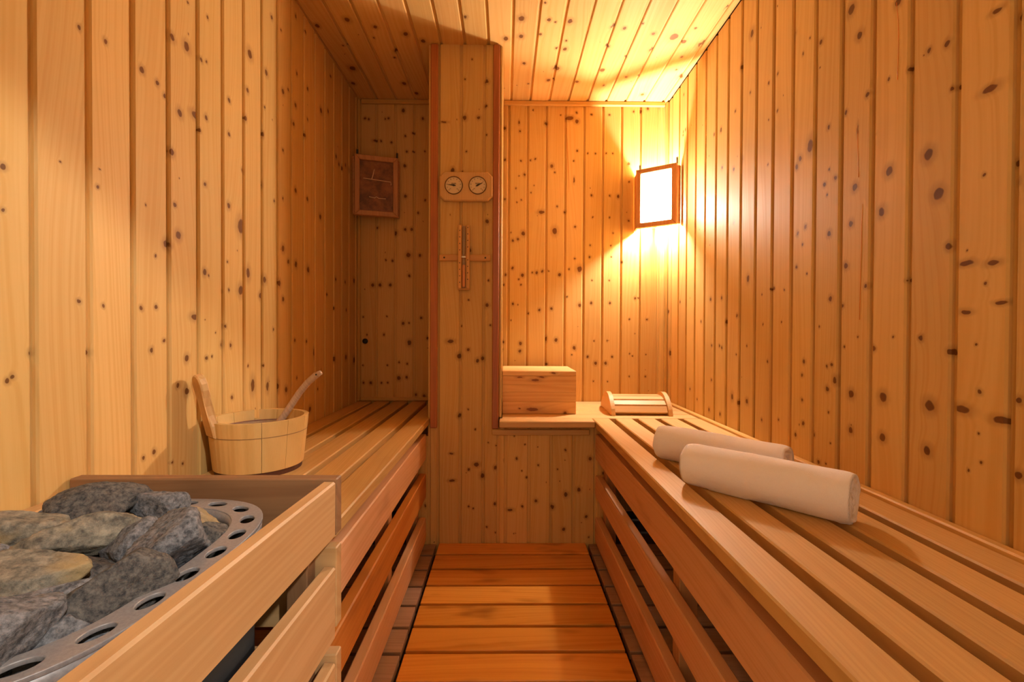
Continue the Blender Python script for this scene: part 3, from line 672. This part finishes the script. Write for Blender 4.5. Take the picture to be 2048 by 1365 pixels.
# ---------------------------------------------------------------- bucket and ladle
BX, BY = -0.634, 1.182
bk = empty('sauna_bucket', (BX, BY, BZ), 'round pine stave bucket with an upright lug handle', 'bucket')
ZB, ZR_, RB_, RT_ = BZ + 0.014, 0.700, 0.103, 0.1155
face = math.degrees(math.atan2(-BY, -BX))          # side turned to the aisle
joints = [2, 32, 62, 94, 126, 156, 181, 187, 216, 246, 276, 302, 362]
for i in range(len(joints) - 1):
    a0, a1 = math.radians(face + joints[i]) + 0.004, math.radians(face + joints[i + 1]) - 0.004
    top = ZR_ - 0.024 if joints[i] == 181 else ZR_
    vs, fs = [], []
    n = 9
    for (r, z) in ((RB_, ZB), (RB_ + (RT_ - RB_) * (top - ZB) / (ZR_ - ZB), top), (RB_ - 0.011 + (RT_ - RB_) * (top - ZB) / (ZR_ - ZB), top), (RB_ - 0.011, ZB)):
        for k in range(n):
            a = a0 + (a1 - a0) * k / (n - 1)
            vs.append((r * math.cos(a), r * math.sin(a), z))
    for q in range(4):
        for k in range(n - 1):
            fs.append((q * n + k, q * n + k + 1, ((q + 1) % 4) * n + k + 1, ((q + 1) % 4) * n + k))
    fs += [(0, n, 2 * n, 3 * n), (n - 1, 2 * n - 1, 3 * n - 1, 4 * n - 1)]
    # stave frame: local Y is the vertical grain direction
    loc = Matrix(((1, 0, 0, 0), (0, 0, -1, 0), (0, 1, 0, 0), (0, 0, 0, 1)))
    me = mesh_py([(loc.inverted() @ Vector(v)) for v in vs], fs, 'stave')
    link('stave', me, M_STAVE, bk, Matrix.Translation((BX, BY, 0)) @ loc)
zb_ = 0.664
rb_ = RB_ + (RT_ - RB_) * (zb_ - ZB) / (ZR_ - ZB)
link('band', lathe([(rb_ - 0.0015, zb_ - 0.0012), (rb_ + 0.0004, zb_ - 0.0008), (rb_ + 0.0004, zb_ + 0.0008), (rb_ - 0.0015, zb_ + 0.0012)], 64, True), plain('wire_band', (150, 116, 76), 0.5, 0.3), bk, Matrix.Translation((BX, BY, 0)))
link('base', lathe([(0, BZ + 0.0005), (RB_ - 0.004, BZ + 0.0005), (RB_ - 0.002, ZB + 0.006), (0, ZB + 0.006)], 64), plain('dark_base', (84, 44, 22), 0.7), bk, Matrix.Translation((BX, BY, 0)))
link('liner', lathe([(RB_ - 0.013, ZB + 0.007), (RT_ - 0.0145, ZR_ - 0.0265), (RT_ - 0.016, ZR_ - 0.0265), (RB_ - 0.0145, ZB + 0.008)], 64, True), M_BUCKET_IN, bk, Matrix.Translation((BX, BY, 0)), True)
link('water', lathe([(0, 0.672), (0.0985, 0.672), (0.0985, 0.671), (0, 0.671)], 64), M_WATER, bk, Matrix.Translation((BX, BY, 0)))
# lug: the lengthened stave, seen almost edge on
lug = []
prof = [(0.0, 0.026), (0.030, 0.026), (0.055, 0.017), (0.078, 0.0155), (0.100, 0.021), (0.118, 0.027), (0.134, 0.027), (0.146, 0.022), (0.153, 0.013), (0.1555, 0.004)]
out = [(w, h) for h, w in prof] + [(-w, h) for h, w in reversed(prof)]
da = math.atan2(-0.776, -0.63)
rad = Vector((math.cos(da), math.sin(da), 0)); tan = Vector((-math.sin(da), math.cos(da), 0))
upv = (EZ + rad * 0.22).normalized()
nrm = tan.cross(upv)
link('lug_handle', prism(out, 0.017, 0.003), M_LIME, bk, frame(tan, upv, nrm, Vector((BX, BY, 0.665)) + rad * (0.1045)))

ld = empty('water_ladle', (BX + 0.05, BY + 0.03, 0.67), 'bleached wooden ladle with curved handle leaning out of the bucket', 'ladle')
pts = [Vector((-0.612, 1.215, 0.664)), Vector((-0.592, 1.218, 0.690)), Vector((-0.572, 1.222, 0.722)), Vector((-0.552, 1.226, 0.755)), Vector((-0.532, 1.230, 0.781)), Vector((-0.512, 1.234, 0.800)), Vector((-0.499, 1.236, 0.808))]
bm = bmesh.new()
rings = []
side = Vector((0.1, 1.0, 0)).normalized()
for i, p in enumerate(pts):
    d = (pts[min(i + 1, 6)] - pts[max(i - 1, 0)]).normalized()
    nn = d.cross(side).normalized()
    hw, ht_ = (0.0075, 0.0088) if i < 6 else (0.006, 0.006)
    rings.append([bm.verts.new(p + side * hw * math.cos(2 * math.pi * k / 14) + nn * ht_ * math.sin(2 * math.pi * k / 14)) for k in range(14)])
for r0, r1 in zip(rings, rings[1:]):
    for k in range(14): bm.faces.new((r0[k], r0[(k + 1) % 14], r1[(k + 1) % 14], r1[k]))
bm.faces.new(rings[0][::-1]); bm.faces.new(rings[-1])
link('handle', mesh_from_bm(bm, 'handle'), M_LADLE, ld, None, True)
link('bowl', lathe([(0.0, -0.028), (0.02, -0.025), (0.03, -0.008), (0.031, 0.008), (0.028, 0.008), (0.026, -0.006), (0.017, -0.020), (0, -0.023)], 32), M_LADLE, ld, Matrix.Translation((-0.622, 1.213, 0.656)), True)
link('hang_hole', lathe([(0, -0.0005), (0.0022, -0.0005), (0.0022, 0.0005), (0, 0.0005)], 12), M_INK, ld, Matrix.Translation((-0.5085, 1.2275, 0.8025)) @ Matrix.Rotation(math.pi / 2, 4, 'X'))

# ---------------------------------------------------------------- thermometer and sand timer on the post
FY = YP - 0.0005
tm = empty('thermo_hygrometer', (-0.163, FY, 1.45), 'pale wooden plaque with thermometer and hygrometer dials on the post', 'thermometer')
w2, h2, c_ = 0.1075, 0.0585, 0.019
oct_ = [(-w2 + c_, -h2), (w2 - c_, -h2), (w2, -h2 + c_), (w2, h2 - c_), (w2 - c_, h2), (-w2 + c_, h2), (-w2, h2 - c_), (-w2, -h2 + c_)]
def on_post(x, z, out_):                      # local X right, local Y up, local Z towards the room
    return frame(EX, EZ, -EY, (x, FY - out_, z))
link('plaque', prism(oct_, 0.022, 0.0045), M_LIME, tm, on_post(-0.163, 1.506, 0.0115))
def dial(x, z, ang, name):
    d = link('dial', lathe([(0, 0.0), (0.0335, 0.0), (0.0335, 0.0012), (0, 0.0012)], 40), M_DIAL, tm, on_post(x, z, 0.0226))
    d['label'] = name
    link('bezel', lathe([(0.0335, 0.0), (0.0365, 0.0), (0.0365, 0.0028), (0.0335, 0.0034)], 40, True), M_DIALRIM, d, on_post(x, z, 0.0226), True)
    bm = bmesh.new()
    for k in range(11):
        a = math.radians(225 - 27 * k)
        m = Matrix.Translation((0.027 * math.cos(a), 0.027 * math.sin(a), 0)) @ Matrix.Rotation(a, 4, 'Z') @ Matrix.Diagonal((0.0052 if k % 2 == 0 else 0.003, 0.0016, 0.0004, 1))
        bmesh.ops.create_cube(bm, size=1.0, matrix=m)
    for (dx, dz, wd) in ((-0.006, 0.0085, 0.008), (0.0045, 0.0085, 0.010), (0.0, 0.0055, 0.018), (-0.014, -0.014, 0.006), (0.014, -0.014, 0.006)):
        bmesh.ops.create_cube(bm, size=1.0, matrix=Matrix.Translation((dx, dz, 0)) @ Matrix.Diagonal((wd, 0.0014, 0.0004, 1)))
    link('scale_marks', mesh_from_bm(bm, 'marks'), M_INK, d, on_post(x, z, 0.0241))
    nd = prism([(-0.008, -0.0014), (0.0, -0.0028), (0.024, -0.0006), (0.024, 0.0006), (0.0, 0.0028), (-0.008, 0.0014)], 0.0006)
    link('needle', nd, M_INK, d, on_post(x, z, 0.0249) @ Matrix.Rotation(math.radians(ang), 4, 'Z'))
    link('hub', lathe([(0, 0), (0.0038, 0), (0.003, 0.0012), (0, 0.0012)], 16), M_INK, d, on_post(x, z, 0.0251))
dial(-0.2125, 1.5085, 173, 'cream dial with needle near the left end of its scale')
dial(-0.1165, 1.5095, 27, 'cream dial with needle pointing up to the right')

st = empty('sand_timer', (-0.171, FY, 1.09), 'slim wooden sand timer with orange sand on a cross bar', 'sand timer')
bar('cross_bar', (-0.273, -0.064), (FY - 0.011, FY - 0.0005), (1.2065, 1.233), 'x', M_LIME if False else wood('timer_wood', (214, 160, 92), (196, 138, 72), (130, 72, 28), rough=0.5), st, 0.003)
M_TIMER = bpy.data.materials['timer_wood']
for x in (-0.252, -0.085):
    link('screw', lathe([(0, 0), (0.0036, 0), (0.003, 0.001), (0, 0.001)], 14), M_INK, st, on_post(x, 1.22, 0.0112))
for (x0, x1) in ((-0.194, -0.180), (-0.162, -0.148)):
    bar('side_cheek', (x0, x1), (FY - 0.030, FY - 0.0113), (1.093, 1.349), 'z', M_TIMER, st, 0.002)
bar('back_plate', (-0.1798, -0.1622), (FY - 0.017, FY - 0.0113), (1.093, 1.349), 'z', M_TIMER, st, 0.001)
bar('end_cap', (-0.195, -0.147), (FY - 0.031, FY - 0.0113), (1.089, 1.0928), 'x', M_TIMER, st, 0.001)
def tube_glass(z0, z1):
    r = 0.0066
    return lathe([(0.0016, z0), (0.004, z0 + 0.006), (r, z0 + 0.014), (r, z1 - 0.006), (0.004, z1), (0.0, z1)] if z0 > 1.2 else [(0.0, z0), (0.004, z0), (r, z0 + 0.006), (r, z1 - 0.014), (0.004, z1 - 0.006), (0.0016, z1)], 20)
mg, N_, L_, b_ = new_mat('timer_glass')
b_.inputs['Transmission Weight'].default_value = 0.55; b_.inputs['Roughness'].default_value = 0.08
b_.inputs['Base Color'].default_value = lin((232, 206, 172)); b_.inputs['Alpha'].default_value = 0.45
for z0, z1 in ((1.222, 1.344), (1.097, 1.218)):
    link('glass_bulb', tube_glass(z0, z1), mg, st, Matrix.Translation((-0.171, FY - 0.0245, 0)), True)
link('sand', lathe([(0, 1.098), (0.004, 1.0985), (0.0062, 1.104), (0.0062, 1.186), (0.003, 1.189), (0, 1.190)], 20), M_SAND, st, Matrix.Translation((-0.171, FY - 0.0245, 0)), True)
bar('clip', (-0.1795, -0.1625), (FY - 0.034, FY - 0.0305), (1.2165, 1.2225), 'x', M_WHITE, st, 0.001)
for k in range(9):
    z = 1.118 + 0.026 * k
    for x in (-0.187, -0.155):
        if abs(z - 1.22) < 0.008: continue
        link('minute_mark', lathe([(0, 0), (0.0021, 0), (0.0021, 0.0004), (0, 0.0004)], 10), M_INK, st, on_post(x, z + (0.012 if x > -0.17 else 0), 0.0301))

# vent plug
vp = empty('vent_knob', (-0.714, YB, 0.869), 'small round black vent knob low on the recess wall', 'knob')
link('knob', lathe([(0, 0.012), (0.009, 0.011), (0.0135, 0.006), (0.0135, 0.0005), (0, 0.0005)], 24), M_BLACK, vp, frame(EX, EZ, -EY, (-0.714, YB, 0.869)), True)
link('pin', lathe([(0, 0.0145), (0.002, 0.014), (0.002, 0.0122), (0, 0.0122)], 12), M_IRON, vp, frame(EX, EZ, -EY, (-0.714, YB, 0.869)))

# ---------------------------------------------------------------- corner lamps
def corner_lamp(A, B, z0, z1, wall_a, wall_b, panel_mat, label, lit):
    """A, B: plan points of the frame's left and right edge."""
    a, b = Vector((*A, 0)), Vector((*B, 0))
    e = (b - a).normalized()
    n = e.cross(EZ)                            # towards the room
    if n.y > 0: n = -n
    t = empty('corner_lamp', ((a.x + b.x) / 2, (a.y + b.y) / 2, z0), label, 'lamp', 'wooden framed corner lamps')
    W, H, sw = (b - a).length, z1 - z0, 0.024
    m4 = frame(e, EZ, e.cross(EZ), (a + b) / 2 + EZ * (z0 + z1) / 2)
    sgn = 1.0 if e.cross(EZ).dot(n) > 0 else -1.0
    def member(pts2):
        return link('frame_rail', prism(pts2, 0.026, 0.0025), M_FRAME, t, m4)
    w, h = W / 2, H / 2
    member([(-w, -h), (w, -h), (w - sw, -h + sw), (-w + sw, -h + sw)])
    member([(-w, h), (-w + sw, h - sw), (w - sw, h - sw), (w, h)])
    for s in (-1, 1):
        link('frame_stile', prism([(s * w, -h), (s * w, h), (s * (w - sw), h - sw), (s * (w - sw), -h + sw)], 0.026, 0.0025), M_FRAME, t, m4)
    pn = link('panel', prism([(-w + sw - 0.003, -h + sw - 0.003), (w - sw + 0.003, -h + sw - 0.003), (w - sw + 0.003, h - sw + 0.003), (-w + sw - 0.003, h - sw + 0.003)], 0.003), panel_mat, t, m4 @ Matrix.Translation((0, 0, -0.004 * sgn)))
    for p, q in ((a - n * 0.014, wall_a), (b - n * 0.014, wall_b)):
        q = Vector((*q, 0))
        beam('side_board', p + EZ * (z0 + z1) / 2, q + EZ * (z0 + z1) / 2, H - 0.01, 0.010, (q - p).cross(EZ), M_FRAME, t, 0.001)
    for p, hh in ((a + e * 0.012 - n * 0.005, 0.03), (b - e * 0.004 - n * 0.005, 0.034)):
        hk = link('hanger', box_mesh(0.010, hh + 0.02, 0.0025, 0.0008), M_STEEL if lit else M_IRON, t, frame(e, EZ, e.cross(EZ), p + EZ * (z1 + hh / 2 - 0.009) - n * 0.010))
        link('hanger_hole', lathe([(0, -0.002), (0.0022, -0.002), (0.0022, 0.002), (0, 0.002)], 12), M_INK, hk, frame(e, EZ, e.cross(EZ), p + EZ * (z1 + hh * 0.72) - n * 0.010))
    return t, m4, sgn, pn

mp, N_, L_, b_ = new_mat('lit_diffuser')
N_.remove(b_)
tr = N_.new('ShaderNodeBsdfTransparent'); tl = N_.new('ShaderNodeBsdfTranslucent'); em = N_.new('ShaderNodeEmission')
tl.inputs[0].default_value = (0.95, 0.92, 0.86, 1)
em.inputs[0].default_value = (1.0, 0.90, 0.74, 1); em.inputs[1].default_value = 18.0
mx1 = N_.new('ShaderNodeMixShader'); mx1.inputs[0].default_value = 0.2
ad1 = N_.new('ShaderNodeAddShader')
L_.new(tr.outputs[0], mx1.inputs[1]); L_.new(tl.outputs[0], mx1.inputs[2])
L_.new(mx1.outputs[0], ad1.inputs[0]); L_.new(em.outputs[0], ad1.inputs[1]); L_.new(ad1.outputs[0], N_['Material Output'].inputs[0])

lampR, mR, sR, _ = corner_lamp((0.638, 2.237), (0.798, 2.130), 1.428, 1.712, (0.655, YB - 0.003), (XR - 0.003, 2.150), mp, 'glowing white corner lamp with brown wooden frame', True)
bulb = Vector((0.752, 2.262, 1.520))
mb, N_, L_, b_ = new_mat('glowing_bulb')
b_.inputs['Emission Color'].default_value = (1.0, 0.86, 0.62, 1); b_.inputs['Emission Strength'].default_value = 30.0
# open-ended glass envelope around the filament light
link('socket', lathe([(0, -0.05), (0.014, -0.05), (0.014, -0.02), (0, -0.02)], 20), M_WHITE, lampR, Matrix.Translation(bulb + Vector((0.0, 0.0, -0.012))))
link('socket_bracket', box_mesh(0.02, 0.085, 0.004, 0.001), M_STEEL, lampR, frame(EX, EY, EZ, bulb + Vector((0, 0.018, -0.064))))
pl = bpy.data.lights.new('bulb_light', 'POINT')
pl.energy = LAMP_POWER; pl.color = (1.0, 0.94, 0.83); pl.shadow_soft_size = 0.022
plo = bpy.data.objects.new('bulb_light', pl); COL.objects.link(plo)
plo.matrix_basis = Matrix.Translation(bulb); attach(plo, lampR)

mo = speckled('brown_mica', (104, 60, 28), (160, 100, 54), 22, 0.45, 0.2)
lampL, mL, sL, pnL = corner_lamp((-0.736, 2.224), (-0.540, 2.282), 1.484, 1.776, (XL + 0.003, 2.240), (-0.545, YB - 0.003), mo, 'unlit corner lamp with cracked brown panel and wooden frame', False)
for pts2 in ([(-0.062, 0.036), (-0.02, 0.034), (0.068, 0.029), (0.069, 0.014)], [(-0.010, 0.084), (-0.018, 0.05), (-0.022, 0.036)], [(-0.035, -0.052), (-0.01, -0.056), (0.0, -0.050), (0.01, -0.056), (0.044, -0.056)]):
    link('crack', tube([(p[0], p[1], 0) for p in pts2], 0.0017, 6), M_CRACK, pnL, mL @ Matrix.Translation((0, 0, -0.0025 * 0 + (-0.004 + 0.0018) if sL > 0 else 0.0022)))

# ---------------------------------------------------------------- block and headrest on the niche shelf
bx = empty('pine_block', (0.14, 2.10, BZ), 'square edged pine box with lid line standing on the niche shelf', 'box')
X0, X1, Y0, Y1 = -0.014, 0.304, 1.962, 2.246
M_BOX_A = wood('pine_block_knotty', (232, 186, 120), (206, 142, 78), (112, 52, 18), rough=0.5, vary=0.04, ring=70, stain=0.1,
               knots=((-0.006, -0.03, 0.0075, 0.026), (-0.023, 0.112, 0.007, 0.007), (-0.004, -0.085, 0.003, 0.005)))
M_BOX_B = wood('pine_block_streaky', (232, 186, 120), (206, 142, 78), (120, 58, 20), rough=0.5, vary=0.04, ring=60, stain=0.1,
               knots=((0.002, -0.018, 0.005, 0.017), (0.012, -0.085, 0.003, 0.012), (0.013, 0.01, 0.003, 0.012)))
seams = [0.0005, 0.054, 0.095, 0.127, 0.165]
for q in range(4):
    bar('plank', (X0, X1), (Y0, Y1), (BZ + seams[q], BZ + seams[q + 1] - 0.0003), 'x', (M_BOX_A, M_BOX, M_BOX, M_BOX_B)[q], bx, 0.0006 if q else 0.002, 'y')
bar('lid', (X0 - 0.001, X1 + 0.001), (Y0 - 0.001, Y1 + 0.001), (BZ + 0.1655, BZ + 0.186), 'x', M_BOX_L, bx, 0.002, 'y')

hr = empty('headrest', (0.575, 2.06, BZ), 'curved slatted wooden headrest with rounded end panels on the niche shelf', 'headrest', rz=math.radians(-2.5))
HM = Matrix.Translation((0.578, 1.917, BZ + 0.0005)) @ Matrix.Rotation(math.radians(-2.0), 4, 'Z')
def hr_z(s):                                   # height of the end panel over its depth s in 0..1
    return 0.006 + 0.082 * max(0.0, math.sin(math.pi * min(1.0, s ** 0.85)) ) ** 0.8
DEP = 0.265
outl = [(s * DEP, hr_z(s)) for s in [i / 28 for i in range(29)]]
outl = [(0, 0)] + outl + [(DEP, 0)]
pm_ = prism(outl, 0.018, 0.002)
for x in (-0.121, 0.121):
    link('end_panel', pm_, M_LIME, hr, HM @ frame(EY, EZ, EX, (x, 0, 0)))
for (ya, za), (yb, zb) in (((0.012, 0.012), (0.031, 0.037)), ((0.036, 0.041), (0.062, 0.057)), ((0.068, 0.060), (0.100, 0.069)), ((0.107, 0.070), (0.165, 0.069)), ((0.172, 0.067), (0.222, 0.052))):
    ln = Vector((0, yb - ya, zb - za)); wv = ln.normalized()
    nv = EX.cross(wv)
    link('slat', box_mesh(ln.length, 0.2236, 0.010, 0.0015), M_LIME, hr, HM @ frame(-wv, EX, nv, Vector((0, (ya + yb) / 2, (za + zb) / 2)) - nv * 0.003))

# ---------------------------------------------------------------- rolled towels
mt, N_, L_, b_ = new_mat('terry_cloth')
b_.inputs['Base Color'].default_value = lin((252, 247, 252)); b_.inputs['Roughness'].default_value = 0.95
b_.inputs['Sheen Weight'].default_value = 0.3; b_.inputs['Specular IOR Level'].default_value = 0.1
tc = N_.new('ShaderNodeTexCoord'); n1 = N_.new('ShaderNodeTexNoise'); n1.inputs['Scale'].default_value = 700; n1.inputs['Detail'].default_value = 2
n2 = N_.new('ShaderNodeTexNoise'); n2.inputs['Scale'].default_value = 60; n2.inputs['Detail'].default_value = 3
L_.new(tc.outputs['Object'], n1.inputs['Vector']); L_.new(tc.outputs['Object'], n2.inputs['Vector'])
ma = N_.new('ShaderNodeMath'); ma.operation = 'MULTIPLY_ADD'; L_.new(n2.outputs['Fac'], ma.inputs[0]); ma.inputs[1].default_value = 1.2; L_.new(n1.outputs['Fac'], ma.inputs[2])
bp = N_.new('ShaderNodeBump'); bp.inputs['Strength'].default_value = 0.55; bp.inputs['Distance'].default_value = 0.0025
L_.new(ma.outputs[0], bp.inputs['Height']); L_.new(bp.outputs[0], b_.inputs['Normal'])

def towel(A, B, r, seed, turn, label):
    A, B = Vector((*A, 0)), Vector((*B, 0))
    d = (B - A).normalized(); Ln = (B - A).length
    side = EZ.cross(d)
    NT, NL = 64, 40
    vs, fs = [], []
    def sect(th, along):                       # radius of the roll: slightly flattened below, soft bulges
        rr = r * (1 + 0.06 * noise.noise(Vector((math.cos(th) * 1.3 + seed, math.sin(th) * 1.3, along * 9))) + 0.012 * noise.noise(Vector((math.cos(th) * 4, math.sin(th) * 4 + seed, along * 40))))
        step_ = ((th - 4.4) % (2 * math.pi)) / (2 * math.pi)
        return rr * (0.975 + 0.055 * step_)
    spiral = 0.0125
    rings = []
    def ring(along, k, cap):
        row = []
        for i in range(NT):
            th = 2 * math.pi * i / NT
            rad_ = sect(th, along) * k
            off_ = 0.0
            if cap:
                s_ = rad_ / spiral - th / (2 * math.pi) + turn
                fr = s_ - math.floor(s_)
                off_ = -0.018 * (math.exp(-((fr - 0.5) / 0.17) ** 2)) * min(1, (1 - k) * 7) - 0.006 * (1 - k) - 0.004 * noise.noise(Vector((math.cos(th) * k * 2 + seed, math.sin(th) * k * 2, 0)))
            y = math.cos(th) * rad_; z = math.sin(th) * rad_
            zz = r + z
            if zz < 0.0035: zz = 0.0012 + zz * 0.12 if zz > 0 else 0.0012
            row.append((along, off_, y, zz))
        rings.append(row)
    caps = [0.03, 0.12, 0.2, 0.28, 0.36, 0.44, 0.52, 0.6, 0.68, 0.76, 0.83, 0.89]
    for k in caps: ring(0.0, k, -1)
    for i, (al, k) in enumerate([(0.002, 0.94), (0.007, 0.968), (0.012, 0.988)]): ring(al, k, 0)
    for i in range(1, NL): ring(0.012 + (Ln - 0.024) * i / NL, 1.0, 0)
    for al, k in [(Ln - 0.012, 0.988), (Ln - 0.007, 0.968), (Ln - 0.002, 0.94)]: ring(al, k, 0)
    for k in caps[::-1]: ring(Ln, k, 1)
    nR = len(rings)
    for ri, row in enumerate(rings):
        sgn_ = 1 if ri > nR / 2 else -1
        for (al, of, y, z) in row:
            p = A + d * (al + of * sgn_) + side * y
            vs.append((p.x, p.y, BZ + z))
    for a in range(nR - 1):
        for i in range(NT):
            j = (i + 1) % NT
            fs.append((a * NT + i, a * NT + j, (a + 1) * NT + j, (a + 1) * NT + i))
    fs.append(list(range(NT))); fs.append([(nR - 1) * NT + i for i in range(NT)])
    c = (A + B) / 2
    me = mesh_py([(v[0] - c.x, v[1] - c.y, v[2] - BZ) for v in vs], fs, 'towel')
    o = link('rolled_towel', me, mt, None, Matrix.Translation((c.x, c.y, BZ)), True)
    return tag(o, label, 'towel', 'rolled white towels')
towel((0.441, 1.290), (0.660, 1.049), 0.046, 1.0, 0.2, 'rolled white towel farther back, nearer the headrest')
towel((0.432, 1.075), (0.652, 0.836), 0.047, 7.0, 0.6, 'rolled white towel nearer the viewer, overlapping the other one')

# ---------------------------------------------------------------- resin runs on the boards
for pts_ in ([(1.0642, 1.4064), (1.0635, 1.385), (1.0620, 1.349), (1.0600, 1.305), (1.0592, 1.2844)],
             [(1.0462, 1.219), (1.0478, 1.17), (1.0472, 1.13), (1.0486, 1.0903), (1.0500, 1.02), (1.0509, 0.9514)],
             [(0.9607, 1.6195), (0.9560, 1.58), (0.9545, 1.5369), (0.9550, 1.49), (0.9557, 1.454)]):
    n_ = len(pts_)
    link('resin_run', tube([(XR + 0.0013, p[0], p[1]) for p in pts_], [0.0015] + [0.0016] * (n_ - 2) + [0.0017], 8), M_RESIN, wr, None, True)
link('resin_run', tube([(0.3033, YB + 0.0009, 1.958), (0.308, YB + 0.0009, 1.87), (0.3119, YB + 0.0009, 1.796), (0.3150, YB + 0.0009, 1.70), (0.3182, YB + 0.0009, 1.580)], [0.0008, 0.0014, 0.0016, 0.0013, 0.0007], 8), M_RESIN, wb, None, True)
